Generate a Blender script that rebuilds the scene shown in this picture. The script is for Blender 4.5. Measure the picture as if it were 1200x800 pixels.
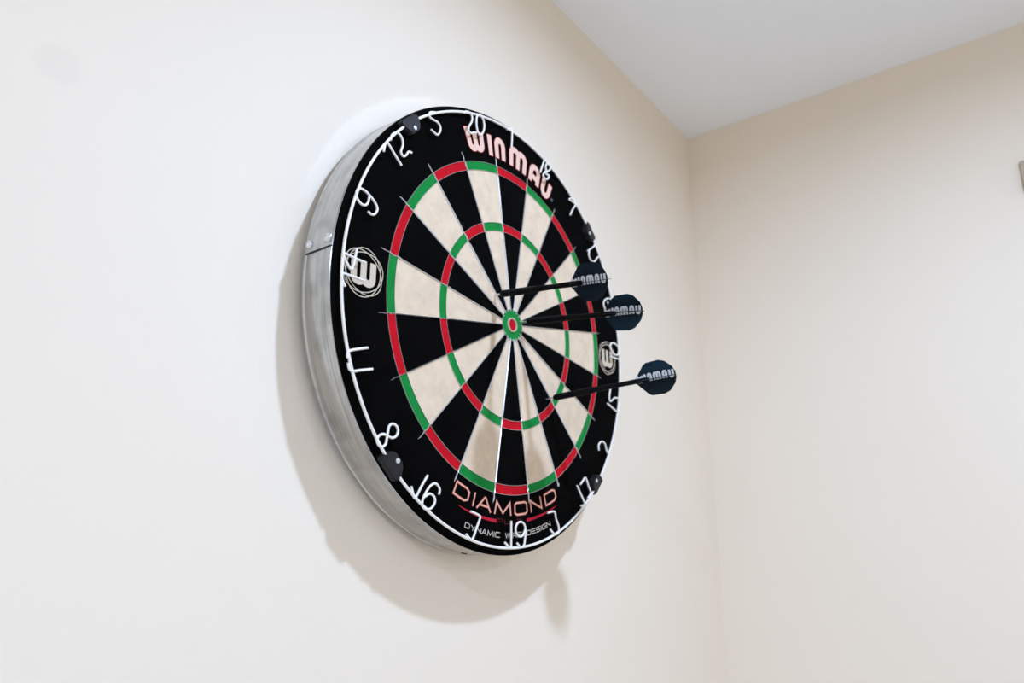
import bpy, bmesh, math, random
from mathutils import Matrix, Vector
random.seed(7)
for o in list(bpy.data.objects): bpy.data.objects.remove(o)
S = bpy.context.scene
PI = math.pi

# ------------------------------------------------------------------ camera, world, lights, exposure
BOARD = Vector((0.0, -0.0448, 1.73))        # centre of the dartboard's face; board wall is the plane y = 0
FPX = 788.2291                              # focal length in pixels of the 1200 x 800 frame
RIGHT = Vector((0.6130564, -0.79003664, -0.00198877))
DOWN = Vector((0.18888286, 0.1490136, -0.97062774))
FWD = Vector((0.76712783, 0.59467391, 0.24057813))
CAM = Vector((-0.5264, -0.4086, -0.1825)) + BOARD
cam_data = bpy.data.cameras.new('camera')
cam_data.sensor_width = 36.0
cam_data.lens = FPX * 36.0 / 1200.0
cam_data.clip_start = 0.01
cam_data.dof.use_dof = True
cam_data.dof.focus_distance = 0.60
cam_data.dof.aperture_fstop = 5.0
cam = bpy.data.objects.new('camera', cam_data)
S.collection.objects.link(cam)
cam.matrix_world = Matrix(((RIGHT.x, -DOWN.x, -FWD.x, CAM.x), (RIGHT.y, -DOWN.y, -FWD.y, CAM.y),
                           (RIGHT.z, -DOWN.z, -FWD.z, CAM.z), (0, 0, 0, 1)))
S.camera = cam
w = bpy.data.worlds.new('world'); S.world = w; w.use_nodes = True
w.node_tree.nodes['Background'].inputs[0].default_value = (0.8, 0.85, 0.9, 1)
w.node_tree.nodes['Background'].inputs[1].default_value = 0.02
S.view_settings.view_transform = 'Standard'
S.view_settings.look = 'None'
S.view_settings.gamma = 1.0
S.view_settings.use_curve_mapping = False
S.view_settings.exposure = 0.0
S.cycles.max_bounces = 16
S.cycles.diffuse_bounces = 10
S.cycles.glossy_bounces = 4
S.cycles.caustics_reflective = True
S.cycles.blur_glossy = 0.0
S.cycles.sample_clamp_indirect = 0.0      # keeps the light the steel rim throws onto the wall

ROOM_X0, ROOM_X1, ROOM_Y0 = -3.3, 0.6245, -2.9      # room on the -y side of the board wall
CEIL = BOARD.z + 0.5207
LAMP_POWER = 5.3
LAMP_COLOR = (0.83, 1.11, 1.62)
DOWNLIGHTS = [(-0.05, -0.575), (-1.236, -0.665), (-2.42, -0.665), (-0.05, -1.95), (-1.236, -1.95), (-2.42, -1.95)]
for x, y in DOWNLIGHTS:                               # first pair read from wall shadows; the rest are added to raise ambient light
    ld = bpy.data.lights.new('downlight', 'AREA')
    ld.shape = 'DISK'; ld.size = 0.045; ld.spread = math.radians(172); ld.energy = LAMP_POWER; ld.color = LAMP_COLOR
    lo = bpy.data.objects.new('downlight', ld); S.collection.objects.link(lo)
    lo.location = (x, y, CEIL - 0.006)

# ------------------------------------------------------------------ helpers
def obj(name, mesh, mat=None, parent=None, smooth=False):
    o = bpy.data.objects.new(name, mesh)
    S.collection.objects.link(o)
    if mat is not None and not mesh.materials: mesh.materials.append(mat)
    if smooth:
        for p in mesh.polygons: p.use_smooth = True
    if parent is not None: o.parent = parent
    return o
def empty(name, loc, parent=None):
    o = bpy.data.objects.new(name, None); S.collection.objects.link(o); o.location = loc
    o.empty_display_size = 0.02
    if parent is not None: o.parent = parent
    return o
def tag(o, label=None, cat=None, group=None, kind=None):
    if label: o['label'] = label
    if cat: o['category'] = cat
    if group: o['group'] = group
    if kind: o['kind'] = kind
    return o
def mesh_from(name, v, f, smooth_angle=None):
    m = bpy.data.meshes.new(name); m.from_pydata([tuple(p) for p in v], [], f); m.update()
    bm = bmesh.new(); bm.from_mesh(m); bmesh.ops.recalc_face_normals(bm, faces=bm.faces); bm.to_mesh(m); bm.free()
    if smooth_angle is not None:
        for p in m.polygons: p.use_smooth = True
        m.set_sharp_from_angle(angle=math.radians(smooth_angle))
    return m
def box_mesh(name, x0, x1, y0, y1, z0, z1, bevel=0.0, seg=2):
    bm = bmesh.new()
    bmesh.ops.create_cube(bm, size=1)
    for v in bm.verts:
        v.co = Vector(((x0 + x1) / 2 + v.co.x * (x1 - x0), (y0 + y1) / 2 + v.co.y * (y1 - y0), (z0 + z1) / 2 + v.co.z * (z1 - z0)))
    if bevel > 0:
        bmesh.ops.bevel(bm, geom=list(bm.edges), offset=bevel, segments=seg, affect='EDGES', profile=0.5)
    m = bpy.data.meshes.new(name); bm.to_mesh(m); bm.free()
    return m
def pol(a_deg, r, y=0.0):
    """board polar: degrees clockwise from the top, radius in metres, y towards the wall"""
    a = math.radians(a_deg)
    return Vector((r * math.sin(a), y, r * math.cos(a)))
def lathe_y(name, prof, n=180, closed=True, smooth_angle=40, a0=0.0, a1=360.0):
    """revolve profile [(r, y)] about the board axis; closed = profile is a loop"""
    v, f = [], []
    k = len(prof); full = abs(a1 - a0 - 360.0) < 1e-6
    cols = n if full else n + 1
    for i in range(cols):
        a = a0 + (a1 - a0) * i / n
        for r, y in prof: v.append(pol(a, r, y))
    for i in range(n):
        j = (i + 1) % cols
        for q in range(k if closed else k - 1):
            b = (q + 1) % k
            f.append((i * k + q, i * k + b, j * k + b, j * k + q))
    if not full and closed:
        f.append(tuple(range(k))); f.append(tuple((cols - 1) * k + q for q in range(k)))
    return mesh_from(name, v, f, smooth_angle)
def catmull(pts, sub=6, closed=False):
    P = [Vector(p) for p in pts]; n = len(P); out = []
    rng = n if closed else n - 1
    for i in range(rng):
        if closed: p0, p1, p2, p3 = P[(i - 1) % n], P[i], P[(i + 1) % n], P[(i + 2) % n]
        else: p0, p1, p2, p3 = P[max(i - 1, 0)], P[i], P[i + 1], P[min(i + 2, n - 1)]
        for s in range(sub):
            t = s / sub
            out.append(0.5 * ((2 * p1) + (p2 - p0) * t + (2 * p0 - 5 * p1 + 4 * p2 - p3) * t * t + (3 * p1 - p0 - 3 * p2 + p3) * t ** 3))
    if not closed: out.append(P[-1])
    return out
def tube_geo(path, rad, sides=8, closed=False, v=None, f=None):
    v = [] if v is None else v; f = [] if f is None else f
    n = len(path); base = len(v)
    up = Vector((0, 1, 0))
    for i, p in enumerate(path):
        if closed: t = path[(i + 1) % n] - path[i - 1]
        else: t = path[min(i + 1, n - 1)] - path[max(i - 1, 0)]
        t.normalize()
        u = up if abs(t.dot(up)) < 0.95 else Vector((1, 0, 0))
        a = t.cross(u).normalized(); b = a.cross(t).normalized()
        r = rad[i] if isinstance(rad, (list, tuple)) else rad
        for s in range(sides):
            q = 2 * PI * s / sides
            v.append(p + a * (r * math.cos(q)) + b * (r * math.sin(q)))
    m = n if closed else n - 1
    for i in range(m):
        j = (i + 1) % n
        for s in range(sides):
            s2 = (s + 1) % sides
            f.append((base + i * sides + s, base + i * sides + s2, base + j * sides + s2, base + j * sides + s))
    if not closed:
        f.append(tuple(base + s for s in range(sides))); f.append(tuple(base + (n - 1) * sides + s for s in range(sides)))
    return v, f

# ------------------------------------------------------------------ materials
def mat(name, color, rough=0.5, metal=0.0, spec=0.5):
    m = bpy.data.materials.new(name); m.use_nodes = True
    b = m.node_tree.nodes['Principled BSDF']
    b.inputs['Base Color'].default_value = (*color, 1); b.inputs['Roughness'].default_value = rough
    b.inputs['Metallic'].default_value = metal; b.inputs['Specular IOR Level'].default_value = spec
    return m, m.node_tree, b
def N(nt, typ, **kw):
    n = nt.nodes.new(typ)
    for k, x in kw.items():
        if hasattr(n, k): setattr(n, k, x)
        else: n.inputs[k].default_value = x
    return n
def ramp(nt, stops):
    r = nt.nodes.new('ShaderNodeValToRGB'); e = r.color_ramp.elements
    while len(e) < len(stops): e.new(0.5)
    for q, (p, c) in zip(e, stops):
        q.position = p; q.color = c if len(c) == 4 else (*c, 1)
    return r
def add_bump(nt, b, height, strength, dist):
    bp = N(nt, 'ShaderNodeBump'); bp.inputs['Strength'].default_value = strength; bp.inputs['Distance'].default_value = dist
    nt.links.new(height, bp.inputs['Height']); nt.links.new(bp.outputs[0], b.inputs['Normal'])

def paint_mat(name, c, marks=False):
    m, nt, b = mat(name, c, 0.75, 0, 0.25)
    geo = N(nt, 'ShaderNodeNewGeometry')
    n1 = N(nt, 'ShaderNodeTexNoise'); n1.inputs['Scale'].default_value = 420; n1.inputs['Detail'].default_value = 3
    n2 = N(nt, 'ShaderNodeTexNoise'); n2.inputs['Scale'].default_value = 2.2; n2.inputs['Detail'].default_value = 4
    nt.links.new(geo.outputs['Position'], n1.inputs['Vector']); nt.links.new(geo.outputs['Position'], n2.inputs['Vector'])
    d = [x * 0.975 for x in c]
    r = ramp(nt, [(0.35, d), (0.65, c)])
    nt.links.new(n2.outputs[0], r.inputs[0])
    col = r.outputs[0]
    if marks:   # a rubbed grey smudge and a fine scratch on the paint left of the board
        for (x, z, rad, amt) in ((-0.409, 1.8205, 0.016, 0.05),):
            dn = N(nt, 'ShaderNodeVectorMath', operation='DISTANCE'); nt.links.new(geo.outputs['Position'], dn.inputs[0])
            dn.inputs[1].default_value = (x, 0, z)
            mr = N(nt, 'ShaderNodeMapRange'); mr.inputs['From Min'].default_value = rad; mr.inputs['From Max'].default_value = rad * 0.55
            mr.inputs['To Min'].default_value = 0; mr.inputs['To Max'].default_value = amt
            nt.links.new(dn.outputs['Value'], mr.inputs[0])
            mx = N(nt, 'ShaderNodeMix', data_type='RGBA'); nt.links.new(mr.outputs[0], mx.inputs[0])
            nt.links.new(col, mx.inputs[6]); mx.inputs[7].default_value = (0.2, 0.19, 0.18, 1)
            col = mx.outputs[2]
    nt.links.new(col, b.inputs['Base Color'])
    add_bump(nt, b, n1.outputs[0], 0.25, 0.0006)
    return m
M = {}
CREAM = (0.85, 0.75, 0.62)
M['wall'] = paint_mat('cream_wall_paint', CREAM, True)
M['ceiling'] = paint_mat('white_ceiling_paint', (0.87, 0.87, 0.87))
m, nt, b = mat('grey_floor', (0.74, 0.72, 0.70), 0.5)
M['floor'] = m

def sisal(name, c, vary, bump=0.35, stain=None, spec=0.12):
    m, nt, b = mat(name, c, 0.92, 0, spec)
    tc = N(nt, 'ShaderNodeTexCoord')
    nz = N(nt, 'ShaderNodeTexNoise'); nz.inputs['Scale'].default_value = 1500; nz.inputs['Detail'].default_value = 2
    n2 = N(nt, 'ShaderNodeTexNoise'); n2.inputs['Scale'].default_value = 75; n2.inputs['Detail'].default_value = 6; n2.inputs['Roughness'].default_value = 0.7
    geo = N(nt, 'ShaderNodeNewGeometry')
    for n in (nz, n2): nt.links.new(geo.outputs['Position'], n.inputs['Vector'])
    lo = [x * (1 - vary) for x in c]; hi = [min(1, x * (1 + vary * 0.4)) for x in c]
    r = ramp(nt, [(0.3, lo), (0.62, hi)])
    nt.links.new(n2.outputs[0], r.inputs[0])
    col = r.outputs[0]
    if stain:      # scattered dart holes and rubbed fibres
        vo = N(nt, 'ShaderNodeTexVoronoi', feature='F1'); vo.inputs['Scale'].default_value = 85
        nt.links.new(geo.outputs['Position'], vo.inputs['Vector'])
        rr = ramp(nt, [(0.0, (1, 1, 1)), (0.07, (1, 1, 1)), (0.12, (0, 0, 0))])
        nt.links.new(vo.outputs['Distance'], rr.inputs[0])
        n3 = N(nt, 'ShaderNodeTexNoise'); n3.inputs['Scale'].default_value = 30
        nt.links.new(geo.outputs['Position'], n3.inputs['Vector'])
        gate = ramp(nt, [(0.54, (0, 0, 0)), (0.62, (0.6, 0.6, 0.6))]); nt.links.new(n3.outputs[0], gate.inputs[0])
        mu = N(nt, 'ShaderNodeMath', operation='MULTIPLY'); nt.links.new(rr.outputs[0], mu.inputs[0]); nt.links.new(gate.outputs[0], mu.inputs[1])
        mx = N(nt, 'ShaderNodeMix', data_type='RGBA'); nt.links.new(mu.outputs[0], mx.inputs[0])
        nt.links.new(col, mx.inputs[6]); mx.inputs[7].default_value = (*stain, 1); col = mx.outputs[2]
    nt.links.new(col, b.inputs['Base Color'])
    add_bump(nt, b, nz.outputs[0], bump, 0.0003)
    return m
M['black'] = sisal('black_sisal', (0.0026, 0.0023, 0.0021), 0.35, 0.35, None, 0.02)
M['cream'] = sisal('cream_sisal', (0.70, 0.55, 0.395), 0.13, 0.4, (0.33, 0.27, 0.21))
M['red'] = sisal('red_sisal', (0.50, 0.0045, 0.013), 0.12)
M['green'] = sisal('green_sisal', (0.008, 0.215, 0.038), 0.15)

m, nt, b = mat('galvanised_steel_band', (0.62, 0.63, 0.62), 0.34, 0.9)
tc = N(nt, 'ShaderNodeTexCoord'); sep = N(nt, 'ShaderNodeSeparateXYZ'); nt.links.new(tc.outputs['Object'], sep.inputs[0])
at = N(nt, 'ShaderNodeMath', operation='ARCTAN2'); nt.links.new(sep.outputs['X'], at.inputs[0]); nt.links.new(sep.outputs['Z'], at.inputs[1])
cx = N(nt, 'ShaderNodeCombineXYZ'); nt.links.new(at.outputs[0], cx.inputs[0])
my = N(nt, 'ShaderNodeMath', operation='MULTIPLY'); my.inputs[1].default_value = 130; nt.links.new(sep.outputs['Y'], my.inputs[0]); nt.links.new(my.outputs[0], cx.inputs[1])
n1 = N(nt, 'ShaderNodeTexNoise'); n1.inputs['Scale'].default_value = 3.5; n1.inputs['Detail'].default_value = 6; n1.inputs['Roughness'].default_value = 0.65
nt.links.new(cx.outputs[0], n1.inputs['Vector'])
n2 = N(nt, 'ShaderNodeTexNoise'); n2.inputs['Scale'].default_value = 45; n2.inputs['Detail'].default_value = 5
nt.links.new(tc.outputs['Object'], n2.inputs['Vector'])
r1 = ramp(nt, [(0.25, (0.36, 0.36, 0.35)), (0.5, (0.52, 0.515, 0.50)), (0.75, (0.62, 0.615, 0.60))]); nt.links.new(n1.outputs[0], r1.inputs[0])
r2 = ramp(nt, [(0.3, (0.72, 0.72, 0.72)), (0.55, (1, 1, 1))]); nt.links.new(n2.outputs[0], r2.inputs[0])
mx = N(nt, 'ShaderNodeMix', data_type='RGBA', blend_type='MULTIPLY'); mx.inputs[0].default_value = 1
nt.links.new(r1.outputs[0], mx.inputs[6]); nt.links.new(r2.outputs[0], mx.inputs[7]); nt.links.new(mx.outputs[2], b.inputs['Base Color'])
rr = ramp(nt, [(0.3, (0.25, 0.25, 0.25)), (0.7, (0.15, 0.15, 0.15))]); nt.links.new(n1.outputs[0], rr.inputs[0]); nt.links.new(rr.outputs[0], b.inputs['Roughness'])
M['band'] = m
M['steel'] = mat('bright_steel', (0.72, 0.73, 0.75), 0.28, 1.0)[0]
M['blade'] = mat('spider_wire_steel', (0.66, 0.67, 0.69), 0.32, 1.0)[0]
M['bull_wire'] = mat('pale_bull_wire', (0.66, 0.55, 0.42), 0.45, 0.2)[0]
M['dark'] = mat('dark_gap', (0.01, 0.01, 0.01), 0.8)[0]
M['white_wire'] = mat('white_coated_wire', (0.86, 0.81, 0.74), 0.35)[0]
M['clip'] = mat('charcoal_plastic', (0.016, 0.0145, 0.0155), 0.55, 0, 0.25)[0]
M['pin'] = mat('clip_pin_metal', (0.62, 0.61, 0.60), 0.4, 0.3)[0]
M['mdf'] = mat('black_backing', (0.02, 0.02, 0.02), 0.8)[0]
M['print_pink'] = mat('pale_pink_print', (0.76, 0.52, 0.41), 0.8, 0, 0.1)[0]
M['print_salmon'] = mat('salmon_print', (0.74, 0.36, 0.26), 0.8, 0, 0.1)[0]
M['print_red'] = mat('red_print', (0.42, 0.012, 0.03), 0.8, 0, 0.1)[0]
M['print_darkred'] = mat('dark_red_print', (0.09, 0.008, 0.012), 0.8, 0, 0.1)[0]
M['print_grey'] = mat('grey_white_print', (0.50, 0.44, 0.37), 0.8, 0, 0.1)[0]
M['print_cream'] = mat('cream_print', (0.60, 0.50, 0.38), 0.8, 0, 0.1)[0]
M['print_faint'] = mat('faint_grey_print', (0.18, 0.18, 0.19), 0.8, 0, 0.1)[0]
M['barrel'] = mat('black_barrel', (0.003, 0.003, 0.003), 0.45, 0.0, 0.1)[0]
M['shaft'] = mat('black_nylon', (0.003, 0.003, 0.003), 0.5, 0, 0.1)[0]
m, nt, b = mat('navy_flight', (0.006, 0.022, 0.045), 0.5, 0, 0.15)
tc = N(nt, 'ShaderNodeTexCoord')
wv = N(nt, 'ShaderNodeTexWave'); wv.inputs['Scale'].default_value = 190; wv.inputs['Distortion'].default_value = 0.6
nt.links.new(tc.outputs['Object'], wv.inputs['Vector'])
r = ramp(nt, [(0.35, (0.0022, 0.0100, 0.019)), (0.75, (0.0050, 0.023, 0.042))]); nt.links.new(wv.outputs[0], r.inputs[0]); nt.links.new(r.outputs[0], b.inputs['Base Color'])
M['flight'] = m
M['flight_print'] = mat('white_flight_print', (0.78, 0.80, 0.82), 0.5, 0, 0.2)[0]
M['box'] = mat('beige_grey_plastic', (0.46, 0.375, 0.285), 0.7, 0, 0.1)[0]
M['lamp_rim'] = mat('white_lamp_trim', (0.8, 0.8, 0.8), 0.4)[0]

# ------------------------------------------------------------------ the room
T = 0.12
def struct(name, x0, x1, y0, y1, z0, z1, mt):
    return tag(obj(name, box_mesh(name, x0, x1, y0, y1, z0, z1), mt), kind='structure')
o = struct('wall_left', ROOM_X0 - T, ROOM_X1 + T, 0, T, 0, CEIL, M['wall']); o['label'] = 'cream painted wall carrying the dartboard'
o = struct('wall_right', ROOM_X1, ROOM_X1 + T, ROOM_Y0 - T, 0, 0, CEIL, M['wall']); o['label'] = 'cream painted wall meeting the board wall at the corner'
struct('wall_back', ROOM_X0 - T, ROOM_X0, ROOM_Y0 - T, 0, 0, CEIL, M['wall'])
struct('wall_front', ROOM_X0, ROOM_X1, ROOM_Y0 - T, ROOM_Y0, 0, CEIL, M['wall'])
struct('floor', ROOM_X0 - T, ROOM_X1 + T, ROOM_Y0 - T, T, -T, 0, M['floor'])
o = struct('ceiling', ROOM_X0 - T, ROOM_X1 + T, ROOM_Y0 - T, T, CEIL, CEIL + T, M['ceiling']); o['label'] = 'plain white ceiling above the corner'
ring_v = None
for i, (x, y) in enumerate(DOWNLIGHTS):               # flat white rims of the ceiling downlights, inferred and added alike
    pr = [(0.030, 0.0), (0.046, 0.0), (0.045, -0.004), (0.032, -0.006)]
    if ring_v is None:
        v, f = [], []
        for s in range(40):
            a = 2 * PI * s / 40
            for r_, z_ in pr: v.append((r_ * math.cos(a), r_ * math.sin(a), z_))
        for s in range(40):
            t = (s + 1) % 40
            for q in range(4): f.append((s * 4 + q, s * 4 + (q + 1) % 4, t * 4 + (q + 1) % 4, t * 4 + q))
        ring_v = mesh_from('downlight_rim', v, f, 40)
    o = tag(obj('trim_%d' % (i + 1), ring_v, M['lamp_rim']), kind='structure'); o.location = (x, y, CEIL)

# ------------------------------------------------------------------ dartboard
board = empty('dartboard', BOARD)
tag(board, 'round bristle dartboard with white wire numbers and galvanised rim on cream wall', 'dartboard')
R_OUT, DEPTH = 0.2255, 0.0368
ROLL = 0.3                                            # degrees the board hangs off plumb

# backing, rim band, surround
obj('backing_disc', lathe_y('backing_disc', [(0.0002, 0.0030), (0.2225, 0.0030), (0.2225, DEPTH - 0.003), (0.0002, DEPTH - 0.003)], 96), M['mdf'], board)
band_prof = [(0.2254, 0.0012), (0.2260, 0.0018), (0.2261, 0.0085), (0.2257, 0.0092), (0.2256, 0.0100), (0.2258, 0.0112),
             (0.2259, 0.0320), (0.2257, 0.0330), (0.2260, 0.0342), (0.2266, 0.0352), (0.2266, 0.0364), (0.2258, DEPTH),
             (0.2230, DEPTH), (0.2230, 0.0012)]
band = obj('rim_band', lathe_y('rim_band', band_prof, 240, True, 25), M['band'], board)
band['label'] = 'galvanised steel band around the edge'
# overlapping end of the band with its two rivets
A_SEAM = -85.8
lap_prof = [(0.2259, 0.0022), (0.2268, 0.0026), (0.2268, 0.0334), (0.2259, 0.0340)]
lap = obj('band_overlap', lathe_y('band_overlap', lap_prof, 24, True, 25, A_SEAM, A_SEAM + 14), M['band'], band)
gv, gf = [], []
tube_geo([pol(A_SEAM - 0.12, 0.2263, y) for y in (0.0012, 0.008, 0.014, 0.020, 0.026, 0.0335, 0.0352)], 0.00045, 6, False, gv, gf)
obj('seam_gap', mesh_from('seam_gap', gv, gf), M['dark'], band)
def rivet_mesh():
    v, f = [], []
    prof = [(0.0040, -0.0002), (0.0040, 0.0005), (0.0035, 0.0014), (0.0025, 0.0021), (0.0016, 0.0022), (0.0011, 0.0011), (0.0004, 0.0008)]
    n = 20; k = len(prof)
    for i in range(n):
        a = 2 * PI * i / n
        for r_, h in prof: v.append((r_ * math.cos(a), r_ * math.sin(a), h))
    for i in range(n):
        j = (i + 1) % n
        for q in range(k - 1): f.append((i * k + q, i * k + q + 1, j * k + q + 1, j * k + q))
    f.append(tuple(i * k + k - 1 for i in range(n)))
    return mesh_from('rivet', v, f, 50)
rv = rivet_mesh()
for y in (0.0305, 0.0068):
    o = obj('rivet', rv, M['steel'], band)
    p = pol(-84.0, 0.2268, y); nrm = pol(-84.0, 1.0)
    o.matrix_local = Matrix.Translation(p) @ nrm.to_track_quat('Z', 'Y').to_matrix().to_4x4()
sl = obj('rim_slot', box_mesh('rim_slot', -0.0035, 0.0035, -0.0008, 0.0008, -0.0006, 0.0006, 0.0003, 1), M['dark'], band)
sl.matrix_local = Matrix.Translation(pol(-171.1, 0.2259, 0.0294)) @ pol(-171.1, 1.0).to_track_quat('Z', 'Y').to_matrix().to_4x4() @ Matrix.Rotation(PI / 2, 4, 'Z')
# black outer surround: front disc rounded over at the edge
sur_prof = [(0.1704, 0.0028), (0.1704, 0.0), (0.2240, 0.0), (0.2251, 0.0004), (0.2256, 0.0012), (0.2252, 0.0028)]
sur = obj('surround', lathe_y('surround', sur_prof, 240, True, 30), M['black'], board)
sur['label'] = 'black outer ring of the face'
# mounting hardware between board and wall
wall_gap = 0.0448
obj('hanging_plate', lathe_y('hanging_plate', [(0.0002, DEPTH - 0.004), (0.030, DEPTH - 0.004), (0.030, wall_gap - 0.0002), (0.0002, wall_gap - 0.0002)], 32), M['steel'], board)
for a in (0, 120, 240):
    v, f = tube_geo([pol(a, 0.17, DEPTH - 0.004), pol(a, 0.17, wall_gap - 0.0002)], 0.012, 20)
    obj('rubber_foot', mesh_from('rubber_foot', v, f), M['clip'], board)

# coloured beds, each one a piece of its own
TH0 = -27.0 + ROLL
def bed_mesh(name, r0, r1, inset=0.00025, top=-0.0003):
    v, f = [], []
    n = 8
    for i in range(n + 1):
        for r_ in (r0 + inset, r1 - inset):
            h = 9.0 - math.degrees(inset / max(r_, 0.004))
            a = -h + 2 * h * i / n
            v.append(pol(a, r_, top)); v.append(pol(a, r_, 0.0030))
    for i in range(n):
        p = i * 4; q = p + 4
        f += [(p, p + 2, q + 2, q), (p + 2, p + 3, q + 3, q + 2), (p, q, q + 1, p + 1)]
    f += [(0, 1, 3, 2), (n * 4, n * 4 + 2, n * 4 + 3, n * 4 + 1)]
    return mesh_from(name, v, f)
R_BULL, R_25, R_T0, R_T1, R_D0, R_D1 = 0.0066, 0.0164, 0.0985, 0.1073, 0.1613, 0.1703
beds = {}
for nm, r0, r1 in (('inner_single_bed', R_25, R_T0), ('treble_bed', R_T0, R_T1), ('outer_single_bed', R_T1, R_D0), ('double_bed', R_D0, R_D1)):
    for par in (0, 1):
        mt = {0: 'cream', 1: 'black'}[par] if 'single' in nm else {0: 'green', 1: 'red'}[par]
        me = bed_mesh(nm, r0, r1); me.materials.append(M[mt]); beds[nm, par] = me
for k in range(20):
    for nm in ('inner_single_bed', 'treble_bed', 'outer_single_bed', 'double_bed'):
        o = obj(nm, beds[nm, k % 2], None, board)
        o.rotation_euler = (0, math.radians(TH0 + 18 * k + 9), 0)
obj('outer_bull', lathe_y('outer_bull', [(R_BULL, 0.003), (R_BULL, -0.0004), (R_25 - 0.0003, -0.0004), (R_25 - 0.0003, 0.003)], 48), M['green'], board)
obj('inner_bull', lathe_y('inner_bull', [(0.00005, 0.003), (0.00005, -0.0006), (R_BULL - 0.0006, -0.0006), (R_BULL - 0.0006, 0.003)], 32), M['red'], board)

# spider: ring wires and twenty radial wires
def ring_wire(r, hw, h, mt):
    return obj('ring_wire', lathe_y('ring_wire', [(r - hw, 0.0010), (r - hw * 0.4, -h), (r + hw * 0.4, -h), (r + hw, 0.0010)], 200, True, 30), mt, board)
for r_ in (R_T0, R_T1, R_D0, R_D1): ring_wire(r_, 0.00036, 0.0010, M['blade'])
ring_wire(R_BULL + 0.0002, 0.0011, 0.0020, M['bull_wire'])
ring_wire(R_25, 0.0005, 0.0013, M['blade'])
def radial_mesh(seed):
    rnd = random.Random(seed)
    rs = [0.0146, 0.018, 0.03, 0.06, 0.094, 0.0968, 0.0982, 0.1000, 0.1029, 0.1055, 0.1073, 0.1090, 0.112, 0.14, 0.157, 0.1598, 0.1612, 0.1632, 0.1657, 0.1682, 0.1702, 0.1722, 0.1748, 0.1775, 0.1800]
    v, f = [], []
    for i, r_ in enumerate(rs):
        near = 0.0962 < r_ < 0.1095 or r_ > 0.1595
        off = rnd.uniform(-0.00055, 0.00055) if near else 0.0
        h = 0.0017 + (rnd.uniform(-0.0006, 0.0003) if near else 0)
        wd = 0.00075
        if r_ > 0.171: wd = 0.00060; h = 0.0013; off *= 1.2
        if i == len(rs) - 1: wd, h = 0.00015, 0.0002
        if i == 0: h = 0.0012
        if r_ < 0.02: wd = 0.0008
        for x, y in ((-wd, 0.0012), (-wd * 0.75, -h * 0.45), (0, -h), (wd * 0.75, -h * 0.45), (wd, 0.0012)):
            v.append(Vector((x + off, y, r_)))
    k = 5
    for i in range(len(rs) - 1):
        for q in range(k):
            b = (q + 1) % k
            f.append((i * k + q, i * k + b, (i + 1) * k + b, (i + 1) * k + q))
    f.append(tuple(range(k))); f.append(tuple((len(rs) - 1) * k + q for q in range(k)))
    return mesh_from('radial_wire', v, f, 20)
rad_meshes = [radial_mesh(s) for s in range(5)]
for k in range(20):
    o = obj('radial_wire', rad_meshes[k % 5], M['blade'], board)
    o.rotation_euler = (0, math.radians(TH0 + 18 * k), 0)

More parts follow.
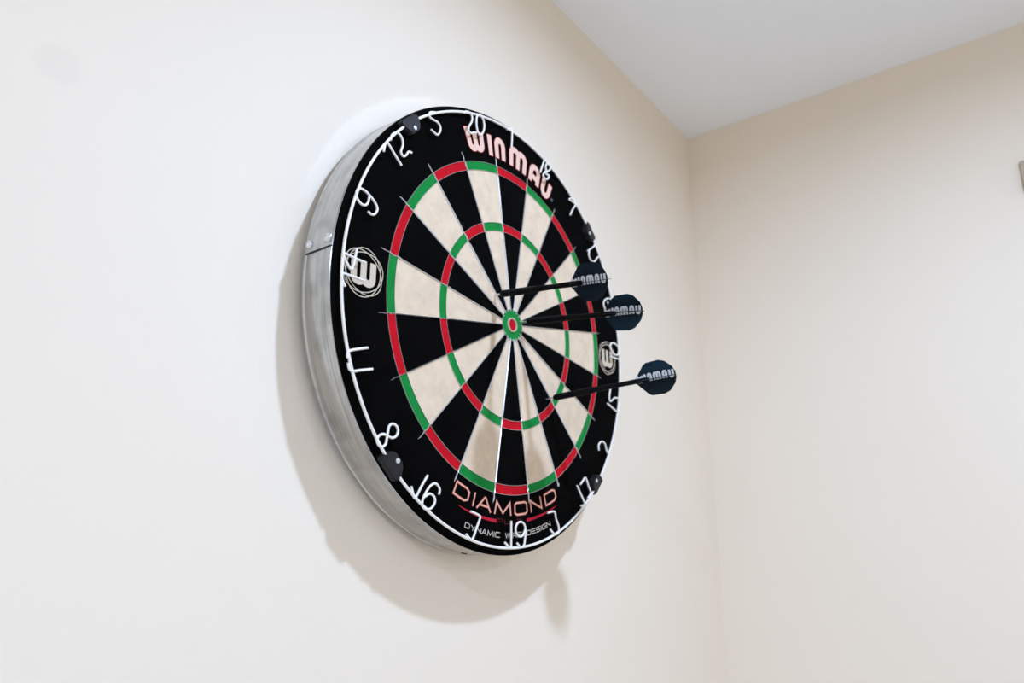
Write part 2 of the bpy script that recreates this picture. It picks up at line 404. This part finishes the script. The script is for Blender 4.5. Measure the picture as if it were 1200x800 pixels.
# number ring: a white wire hoop with twenty bent-wire numerals
RING_Y, RING_R = -0.0040, 0.2188
v, f = tube_geo([pol(360.0 * i / 240, RING_R, RING_Y) for i in range(240)], 0.00125, 10, True)
nring = obj('number_ring', mesh_from('number_ring', v, f, 60), M['white_wire'], board)
nring['label'] = 'white wire hoop carrying the numerals'
def px2board(px, py, yy):
    d = RIGHT * ((px - 600) / FPX) + DOWN * ((py - 400) / FPX) + FWD
    t = (BOARD.y + yy - CAM.y) / d.y
    return CAM + d * t - BOARD
def Z(ox, oy, s, pts): return [(ox + x / s, oy + y / s) for x, y in pts]
NUM = {     # strokes of each numeral as read off the face: (points, closed)
 '5': [(Z(470,130,20,[(860,50),(760,28),(690,32),(655,80),(680,150),(760,210),(850,260),(910,350),(920,450),(885,535),(835,555),(770,500),(700,435)]),0)],
 '12': [(Z(400,140,6.667,[(330,250),(342,195),(362,185),(415,270),(470,360)]),0),
        (Z(400,140,6.667,[(383,162),(398,118),(440,105),(472,145),(480,200),(465,250),(480,285),(505,280),(525,252),(550,260)]),0)],
 '9': [(Z(400,140,6.667,[(218,600),(208,650),(180,670),(145,650),(118,600),(125,550),(155,540),(200,570),(250,630),(280,690),(268,733),(238,742),(208,718)]),0)],
 '14': [(Z(390,270,8,[(300,300),(200,255),(112,215),(100,235),(130,300),(165,358),(185,345),(207,260),(225,172)]),0),
        (Z(390,270,8,[(295,470),(190,432),(95,402),(82,425),(92,470),(115,525)]),0)],
 '11': [(Z(340,390,5.44,[(495,95),(430,103),(385,112),(367,126),(366,160)]),0),
        (Z(340,390,5.44,[(525,230),(450,237),(400,243),(378,228),(371,190)]),0)],
 '8': [(Z(440,470,8,[(105,350),(95,400),(65,425),(32,412),(15,365),(30,325),(75,308),(120,328),(160,343),(198,320),(210,270),(192,228),(157,212),(127,235),(115,290)]),1)],
 '16': [(Z(400,520,5.44,[(550,200),(510,270),(475,338),(462,335),(445,270)]),0),
        (Z(400,520,5.44,[(622,322),(626,285),(600,252),(565,270),(530,325),(514,380),(532,412),(568,412),(595,375),(590,335),(562,318),(530,338)]),0)],
 '7': [(Z(400,520,5.44,[(825,430),(860,445),(884,462),(880,485),(860,540),(840,598),(825,608),(795,575)]),0)],
 '19': [(Z(560,520,5.44,[(212,490),(212,575),(211,650),(203,662),(172,628)]),0),
        (Z(560,520,5.44,[(300,545),(288,580),(265,590),(245,570),(240,535),(255,503),(280,498),(298,520),(303,560),(299,610),(292,648),(272,658),(250,632)]),0)],
 '3': [(Z(560,520,5.44,[(445,440),(482,430),(493,445),(498,480),(513,520),(515,560),(497,577),(480,568),(462,545)]),0)],
 '17': [(Z(670,500,8,[(50,550),(80,620),(115,700),(125,725),(85,742)]),0),
        (Z(670,500,8,[(80,540),(105,503),(125,475),(140,500),(158,560),(178,620),(150,668)]),0)],
 '2': [(Z(670,500,8,[(255,222),(252,170),(280,137),(310,158),(325,215),(342,250),(356,215)]),0)],
 '15': [(Z(700,395,8,[(122,490),(112,555),(120,600),(148,582),(165,566),(205,575)]),0), (Z(700,395,8,[(95,620),(140,660),(185,697),(205,680)]),0)],
 '10': [(Z(700,395,8,[(160,58),(190,85),(200,130),(188,165),(155,158),(130,122),(120,82),(135,55)]),1), (Z(700,395,8,[(122,178),(165,195),(205,207)]),0)],
 '6': [(Z(695,335,13.33,[(185,350),(165,300),(170,240),(200,205),(245,192),(290,215),(300,265),(275,300),(245,290),(225,245)]),0)],
 '13': [(Z(660,280,16,[(455,225),(520,178),(580,130),(590,95)]),0), (Z(660,280,16,[(488,225),(478,300),(510,385),(562,430),(600,405),(640,345),(668,330)]),0)],
 '4': [(Z(580,170,8,[(705,655),(730,600),(755,555),(725,530),(695,508),(722,500),(750,535)]),0)],
 '18': [(Z(580,170,8,[(425,255),(440,205),(460,145)]),0), (Z(580,170,8,[(480,270),(505,285),(492,318),(465,308),(452,280),(470,250),(505,240),(522,212),(508,182),(483,178),(475,205),(480,240)]),1)],
 '1': [(Z(530,130,7.27,[(468,158),(490,153),(508,162),(508,240),(505,315)]),0)],
 '20': [(Z(530,130,7.27,[(95,18),(115,5),(145,12),(167,45),(165,90),(143,130),(138,165),(160,190),(185,183),(205,186)]),0),
        (Z(530,130,7.27,[(235,33),(262,70),(272,130),(262,180),(240,203),(218,180),(206,120),(206,62),(218,36)]),1)],
}
for key, strokes in NUM.items():
    v, f = [], []
    for pts, closed in strokes:
        P = [px2board(x, y, RING_Y - 0.0006) for x, y in pts]
        P = [p if math.hypot(p.x, p.z) < 0.2225 else p * (0.2225 / math.hypot(p.x, p.z)) for p in P]
        for p in P: p.y = RING_Y - 0.0006
        tube_geo(catmull(P, 5, bool(closed)), 0.00108, 8, bool(closed), v, f)
    o = obj('numeral', mesh_from('numeral', v, f, 60), M['white_wire'], nring)
    o['label'] = 'white wire numeral ' + key

# clips that hold the number ring
def clip_mesh():
    out = [(-12.5, 222.5), (-11.0, 224.2), (11.0, 224.2), (12.5, 222.5), (12.2, 217.0), (8.5, 211.3), (5.0, 209.3), (-5.0, 209.3), (-8.5, 211.3), (-12.2, 217.0)]
    bm = bmesh.new()
    vs = [bm.verts.new((x / 1000, 0.0002, z / 1000 - 0.217)) for x, z in out]
    fc = bm.faces.new(vs)
    ex = bmesh.ops.extrude_face_region(bm, geom=[fc])
    for q in ex['geom']:
        if isinstance(q, bmesh.types.BMVert): q.co.y -= 0.0066 if q.co.z < 0.0065 else 0.0050
    bmesh.ops.recalc_face_normals(bm, faces=bm.faces)
    bmesh.ops.bevel(bm, geom=[e for e in bm.edges if all(v.co.y < -0.0025 for v in e.verts)], offset=0.0012, segments=2, affect='EDGES')
    m = bpy.data.meshes.new('ring_clip'); bm.to_mesh(m); bm.free(); return m
cm = clip_mesh()
v, f = tube_geo([Vector((0, -0.0060, 0)), Vector((0, -0.0067, 0)), Vector((0, -0.0070, 0))], [0.0021, 0.0021, 0.0015], 16)
pm = mesh_from('clip_pin', v, f, 40)
for a in (-44.6, 45.2, 135.6, -133.2):
    c = obj('ring_clip', cm, M['clip'], board)
    c.matrix_local = Matrix.Rotation(math.radians(a), 4, 'Y') @ Matrix.Translation((0, 0, 0.217))
    p = obj('clip_pin', pm, M['pin'], c); p.location = (0.0, 0, -0.0040)

# ---- printed lettering: letters as strokes in a unit box, (points list, closed)
def arc(cx, cy, rx, ry, a0, a1, n=10):
    return [(cx + rx * math.cos(math.radians(a0 + (a1 - a0) * i / n)), cy + ry * math.sin(math.radians(a0 + (a1 - a0) * i / n))) for i in range(n + 1)]
BOLD = {   # rounded heavy capitals of the maker's name
 'W': [[(0.03, 1.0), (0.07, 0.62), (0.09, 0.30)] + arc(0.295, 0.28, 0.205, 0.22, 180, 360, 10) + [(0.5, 0.74)], [(0.5, 0.60), (0.5, 0.30)] + arc(0.705, 0.28, 0.205, 0.22, 180, 360, 10) + [(0.92, 0.6), (0.93, 0.84)]],
 'I': [[(0.5, 0.06), (0.5, 0.95)]],
 'N': [[(0.14, 0.06), (0.14, 0.6)] + arc(0.5, 0.64, 0.36, 0.30, 180, 0, 12) + [(0.86, 0.06)]],
 'M': [[(0.08, 0.06), (0.08, 0.6)] + arc(0.29, 0.70, 0.21, 0.24, 180, 0, 10) + [(0.5, 0.06)], [(0.5, 0.6)] + arc(0.71, 0.70, 0.21, 0.24, 180, 0, 10) + [(0.92, 0.06)]],
 'A': [[(0.12, 0.06), (0.14, 0.55)] + arc(0.5, 0.62, 0.35, 0.32, 180, 0, 12) + [(0.88, 0.06)], [(0.14, 0.34), (0.86, 0.34)]],
 'U': [[(0.12, 0.94), (0.12, 0.42)] + arc(0.5, 0.40, 0.38, 0.34, 180, 360, 12) + [(0.88, 0.94)]],
}
LIGHT = {  # wide squared capitals
 'D': [[(0, 0), (0, 1), (0.78, 1), (1, 0.8), (1, 0.2), (0.78, 0), (0, 0)]],
 'I': [[(0.5, 0), (0.5, 1)]],
 'A': [[(0, 0), (0.46, 1), (0.54, 1), (1, 0)], [(0.2, 0.33), (0.8, 0.33)]],
 'M': [[(0, 0), (0.06, 1), (0.5, 0.12), (0.94, 1), (1, 0)]],
 'O': [[(0.15, 0), (0, 0.15), (0, 0.85), (0.15, 1), (0.85, 1), (1, 0.85), (1, 0.15), (0.85, 0), (0.15, 0)]],
 'N': [[(0, 0), (0, 1), (1, 0), (1, 1)]],
 'Y': [[(0, 1), (0.5, 0.5), (1, 1)], [(0.5, 0.5), (0.5, 0)]],
 'C': [[(1, 1), (0.15, 1), (0, 0.85), (0, 0.15), (0.15, 0), (1, 0)]],
 'W': [[(0, 1), (0.25, 0), (0.5, 0.9), (0.75, 0), (1, 1)]],
 'R': [[(0, 0), (0, 1), (0.85, 1), (1, 0.85), (1, 0.55), (0.85, 0.42), (0, 0.42)], [(0.6, 0.42), (1, 0)]],
 'E': [[(1, 1), (0, 1), (0, 0), (1, 0)], [(0, 0.5), (0.9, 0.5)]],
 'S': [[(1, 1), (0.12, 1), (0, 0.88), (0, 0.62), (0.12, 0.5), (0.88, 0.5), (1, 0.38), (1, 0.12), (0.88, 0), (0, 0)]],
 'G': [[(1, 1), (0.15, 1), (0, 0.85), (0, 0.15), (0.15, 0), (1, 0), (1, 0.5), (0.55, 0.5)]],
 'P': [[(0, 0), (0, 1), (0.88, 1), (1, 0.88), (1, 0.55), (0.88, 0.42), (0, 0.42)]],
 'L': [[(0, 1), (0, 0), (1, 0)]],
 'U': [[(0, 1), (0, 0.15), (0.15, 0), (0.85, 0), (1, 0.15), (1, 1)]],
}
def ribbon(pts, hw, v, f, maxseg=None, caps=0.0):
    """flat 2-D ribbon with mitred joints; returns 2-D points appended to v"""
    P = [Vector((x, y)) for x, y in pts]
    if maxseg:
        Q = [P[0]]
        for a, b in zip(P, P[1:]):
            n = max(1, int((b - a).length / maxseg))
            Q += [a + (b - a) * ((i + 1) / n) for i in range(n)]
        P = Q
    closed = (P[0] - P[-1]).length < 1e-6
    if closed: P = P[:-1]
    n = len(P); base = len(v)
    for i in range(n):
        d1 = (P[i] - P[i - 1]) if (closed or i > 0) else (P[1] - P[0])
        d2 = (P[(i + 1) % n] - P[i]) if (closed or i < n - 1) else (P[-1] - P[-2])
        d1 = d1.normalized(); d2 = d2.normalized()
        nn = Vector((-d1.y - d2.y, d1.x + d2.x))
        nn = nn.normalized() if nn.length > 1e-6 else Vector((-d1.y, d1.x))
        c = max(0.4, nn.dot(Vector((-d2.y, d2.x))))
        off = nn * (hw / c)
        p = P[i].copy()
        if not closed and caps:
            if i == 0: p -= d2 * caps
            if i == n - 1: p += d1 * caps
        v.append(p + off); v.append(p - off)
    m = n if closed else n - 1
    for i in range(m):
        a = base + 2 * i; b = base + 2 * ((i + 1) % n)
        f.append((a, a + 1, b + 1, b))
def word(name, font, letters, hw, mapper, mt, parent, maxseg, caps=0.0):
    """letters: (char, u0, u1, v0, v1) in mapped units; hw = half stroke width in the same units"""
    v, f = [], []
    P3 = []
    for ch, u0, u1, v0, v1 in letters:
        for k, st in enumerate(font[ch]):       # crossing strokes lie one on the other like two passes of ink
            n0 = len(v)
            ribbon([(u0 + (u1 - u0) * x, v0 + (v1 - v0) * y) for x, y in st], hw, v, f, maxseg, caps)
            P3 += [mapper(p.x, p.y, k * 0.00003) for p in v[n0:]]
    return obj(name, mesh_from(name, P3, f), mt, parent)
def top_arc(yy):      # u = mm along the arc at r 190 (clockwise from the top), v = radius in mm
    return lambda u, vv, e=0.0: pol(math.degrees(u / 190.0) + ROLL, vv / 1000.0, yy - e)
def bottom_arc(yy):   # u = mm left to right at the bottom, v = mm upwards (towards the centre), 0 at r 200
    return lambda u, vv, e=0.0: pol(180.0 - math.degrees(u / 190.0), (200.0 - vv) / 1000.0, yy - e)
dg = 190 * PI / 180
L1 = [(c, a * dg, b_ * dg, r0, r1) for c, a, b_, r0, r1 in (
    ('W', -22.0, -14.7, 182.8, 205.0), ('I', -12.3, -10.2, 180.5, 203.5), ('N', -8.6, -3.9, 180.5, 203.0),
    ('M', -1.0, 7.6, 180.5, 203.0), ('A', 9.9, 15.5, 180.5, 203.0), ('U', 17.4, 22.2, 179.5, 201.5))]
word('brand_outline', BOLD, L1, 3.75, top_arc(-0.00006), M['print_red'], board, 2.0, 1.6)
word('brand_lettering', BOLD, L1, 3.2, top_arc(-0.00016), M['print_pink'], board, 2.0, 1.1)
L2 = [(c, a * dg, b_ * dg, 11.3, 22.4) for c, a, b_ in (
    ('D', -26.2, -20.2), ('I', -18.2, -17.2), ('A', -15.9, -10.0), ('M', -8.0, -0.6), ('O', 1.4, 7.5), ('N', 9.6, 15.2), ('D', 17.6, 23.8))]
word('model_outline', LIGHT, L2, 1.55, bottom_arc(-0.00006), M['print_darkred'], board, 2.0, 1.0)
word('model_lettering', LIGHT, L2, 0.92, bottom_arc(-0.00016), M['print_salmon'], board, 2.0, 0.7)
# red rules with the small word between them
for s in (-1, 1):
    v, f = [], []
    n = 16
    for i in range(n + 1):
        t = i / n; a = 6.9 + (23.0 - 6.9) * t; wv_ = 1.5 * (1 - t) ** 0.6 + 0.12
        v += [pol(180 - s * a, (195.3 + wv_) / 1000, -0.0001), pol(180 - s * a, (195.3 - wv_) / 1000, -0.0001)]
    for i in range(n): f.append((2 * i, 2 * i + 1, 2 * i + 3, 2 * i + 2))
    obj('red_rule', mesh_from('red_rule', v, f), M['print_red'], board)
word('plus_lettering', LIGHT, [(c, u, u + 6.6, 2.9, 6.9) for c, u in zip('PLUS', (-20.5, -10.8, -1.4, 8.4))], 0.36, bottom_arc(-0.0001), M['print_darkred'], board, 2.0, 0.2)
def spaced(text, u0, u1, v0, v1, gap=0.28, space=0.8, narrow={'I': 0.12}):
    ws = [space if c == ' ' else narrow.get(c, 1.15 if c in 'MW' else 1.0) for c in text]
    tot = sum(ws) + gap * (len(text) - 1); k = (u1 - u0) / tot; u = u0; out = []
    for c, w_ in zip(text, ws):
        if c != ' ': out.append((c, u, u + w_ * k, v0, v1))
        u += (w_ + gap) * k
    return out
word('tagline_lettering', LIGHT, spaced('DYNAMIC WIRE DESIGN', -18.9 * dg, 17.9 * dg, -9.6, -5.4), 0.42, bottom_arc(-0.0001), M['print_grey'], board, 2.0, 0.3)
# small registered marks beside the two names
for a, r_, kk in ((27.3, 178.0, 0), (27.5, 178.2, 1)):
    c = pol(24.6, 0.186) if kk == 0 else pol(180 - 26.9, 0.1775)
    v, f = [], []
    n = 16
    for i in range(n):
        q = 2 * PI * i / n
        for rr_ in (0.0013, 0.0021): v.append(c + Vector((rr_ * math.cos(q), -0.0001, rr_ * math.sin(q))))
    for i in range(n):
        j = (i + 1) % n; f.append((2 * i, 2 * i + 1, 2 * j + 1, 2 * j))
    obj('registered_mark', mesh_from('registered_mark', v, f), M['print_faint'] if kk == 0 else M['print_grey'], board)
# round emblems left and right: crossing thin ellipses around a heavy W
def emblem(ang, rr_):
    c = pol(ang, rr_)
    v, f, lev = [], [], []
    def m2(x, y, e=0.0): return c + Vector((x / 1000, -0.0001 - e, y / 1000))
    for rx, ry, tilt in ((20.9, 17.6, 80), (20.9, 16.6, 140), (20.9, 16.6, 20)):
        pts = []
        for i in range(49):
            q = 2 * PI * i / 48; x, y = rx * math.cos(q), ry * math.sin(q); t = math.radians(tilt)
            pts.append((x * math.cos(t) - y * math.sin(t), x * math.sin(t) + y * math.cos(t)))
        n0 = len(v); ribbon(pts[:-1] + [pts[0]], 0.37, v, f); lev += [tilt * 4e-7] * (len(v) - n0)
    o = obj('emblem_ring', mesh_from('emblem_ring', [m2(p.x, p.y, e) for p, e in zip(v, lev)], f), M['print_cream'], board)
    v, f, lev = [], [], []
    Wm = [[(-9.8, 9.8), (-9.8, -3.5)] + arc(-4.9, -4.5, 4.9, 4.2, 180, 360, 8) + [(0.0, -3.5), (0.0, 9.8)], [(0.0, -2.5)] + arc(4.9, -4.5, 4.9, 4.2, 180, 360, 8) + [(9.8, -3.5), (9.8, 9.8)]]
    for k, st in enumerate(Wm):
        n0 = len(v); ribbon(st, 3.1, v, f, 2.5); lev += [k * 3e-5] * (len(v) - n0)
    obj('emblem_letter', mesh_from('emblem_letter', [m2(p.x, p.y, e) for p, e in zip(v, lev)], f), M['print_cream'], board)
emblem(-89.3, 0.1945)
emblem(90.2, 0.1945)

# ------------------------------------------------------------------ darts
def revolve_axis(name, prof, n=20, smooth_angle=35):
    """profile [(s, r)] along +z"""
    v, f = [], []; k = len(prof)
    for i in range(n):
        a = 2 * PI * i / n
        for s, r_ in prof: v.append((r_ * math.cos(a), r_ * math.sin(a), s))
    for i in range(n):
        j = (i + 1) % n
        for q in range(k - 1): f.append((i * k + q, j * k + q, j * k + q + 1, i * k + q + 1))
    f.append(tuple(i * k for i in range(n))); f.append(tuple(i * k + k - 1 for i in range(n)))
    return mesh_from(name, v, f, smooth_angle)
L_D = 0.140; F_LEN = 0.041
barrel_prof = [(0.0085, 0.0016), (0.0095, 0.0028), (0.0115, 0.0034)]
s = 0.0135
while s < 0.050:                                    # knurled grip grooves
    barrel_prof += [(s, 0.0035), (s + 0.0010, 0.0035), (s + 0.0012, 0.0032), (s + 0.0017, 0.0032)]; s += 0.0019
barrel_prof += [(0.0525, 0.0034), (0.0560, 0.0029)]
SHAPES = {
 'point': revolve_axis('point', [(-0.022, 0.0002), (-0.018, 0.0010), (0.0085, 0.0011)], 12),
 'barrel': revolve_axis('barrel', barrel_prof, 20),
 'shaft': revolve_axis('shaft', [(0.0555, 0.0026), (0.0575, 0.0031), (0.0600, 0.0028), (0.0780, 0.0024), (0.0960, 0.0026), (0.1090, 0.0025), (0.1130, 0.0018)], 16)}
FIN = [(0.0, 0.0022), (0.0100, 0.0142), (0.0135, 0.0166), (0.0265, 0.0172), (0.0325, 0.0150), (0.0388, 0.0085), (F_LEN, 0.0030)]
def flight_mesh(angles):
    v, f = [], []
    s0 = L_D - F_LEN; t = 0.00022
    for a in angles:
        c, s_ = math.cos(a), math.sin(a); base = len(v)
        out = [(F_LEN, 0.0), (0.0, 0.0)] + FIN; n = len(out)
        for side in (-1, 1):
            for x, r_ in out: v.append((r_ * c - side * t * s_, r_ * s_ + side * t * c, s0 + x))
        f.append(tuple(base + i for i in range(n))); f.append(tuple(base + n + i for i in reversed(range(n))))
        for i in range(n):
            j = (i + 1) % n; f.append((base + i, base + j, base + n + j, base + n + i))
    return mesh_from('flight', v, f)
def dart(tip, d, label, roll, shift):
    d = Vector(d).normalized()
    root = empty('dart', BOARD + Vector(tip))
    mid = BOARD + Vector(tip) + d * (L_D - 0.02)
    toc = (CAM - mid); toc = (toc - d * toc.dot(d)).normalized()         # rolled so that a fold of the flight turns to the thrower's left
    yv = d.cross(toc).normalized()
    root.matrix_world = Matrix.Translation(BOARD + Vector(tip)) @ Matrix(((toc.x, yv.x, d.x), (toc.y, yv.y, d.y), (toc.z, yv.z, d.z))).to_4x4()
    tag(root, label, 'dart', 'three darts in the board')
    obj('point', SHAPES['point'], M['steel'], root)
    obj('barrel', SHAPES['barrel'], M['barrel'], root)
    obj('shaft', SHAPES['shaft'], M['shaft'], root)
    ang = [roll + PI / 4 + PI / 2 * k for k in range(4)]
    fl = obj('flight', flight_mesh(ang), M['flight'], root)
    fl['label'] = 'navy flight with the maker name in white'
    # lettering runs along the fold, one half of every letter on each of the two fins
    up = 1.0 if yv.z > 0 else -1.0
    a_hi = min(ang, key=lambda a: abs(math.sin(a) - up)); a_lo = min(ang, key=lambda a: abs(math.sin(a) + up))
    def mp(u, vv, e=0.0):
        a = a_hi if vv >= 0 else a_lo
        r_ = max(abs(vv), 0.02) / 1000
        nx, ny = -math.sin(a), math.cos(a)
        if nx < 0: nx, ny = -nx, -ny
        t = 0.0004 + e
        return Vector((r_ * math.cos(a) + t * nx, r_ * math.sin(a) + t * ny, L_D - F_LEN + u / 1000))
    seq, u = [], 1.2
    for c, w_ in (('W', 6.6), ('I', 2.2), ('N', 5.2), ('M', 8.2), ('A', 5.6), ('U', 5.6)):
        seq.append((c, u + 0.9, u + w_ - 0.4, -3.9 + shift, 3.9 + shift)); u += w_ + 0.95
    word('flight_lettering', BOLD, seq, 1.12, mp, M['flight_print'], fl, 0.9, 0.3)
    return root
dart((-0.0271, 0.0, 0.0257), (-0.1145, -0.9855, -0.1252), 'black dart with navy flight stuck in the cream wedge just above the bullseye', math.radians(45), 1.5)
dart((0.0153, 0.0, 0.0064), (0.0133, -0.9959, -0.09), 'black dart with navy flight stuck at the rim of the green bullseye ring', math.radians(42), 1.5)
dart((0.0601, 0.0, -0.0692), (0.2172, -0.9715, 0.112), 'black dart with navy flight stuck beside the green treble below the bullseye', math.radians(47), 1.8)

# ------------------------------------------------------------------ small box on the other wall
bx = empty('wall_box', (ROOM_X1, -0.0448 - 0.497, 1.73 + 0.255))
tag(bx, 'small beige grey plastic box fixed to the wall beside the corner', 'wall box')
obj('back_plate', box_mesh('back_plate', -0.006, 0.0, -0.050, 0.050, 0.0, 0.046, 0.002), M['box'], bx)
obj('cover', box_mesh('cover', -0.012, -0.0055, -0.0492, 0.0492, 0.0008, 0.0452, 0.0015, 2), M['box'], bx)
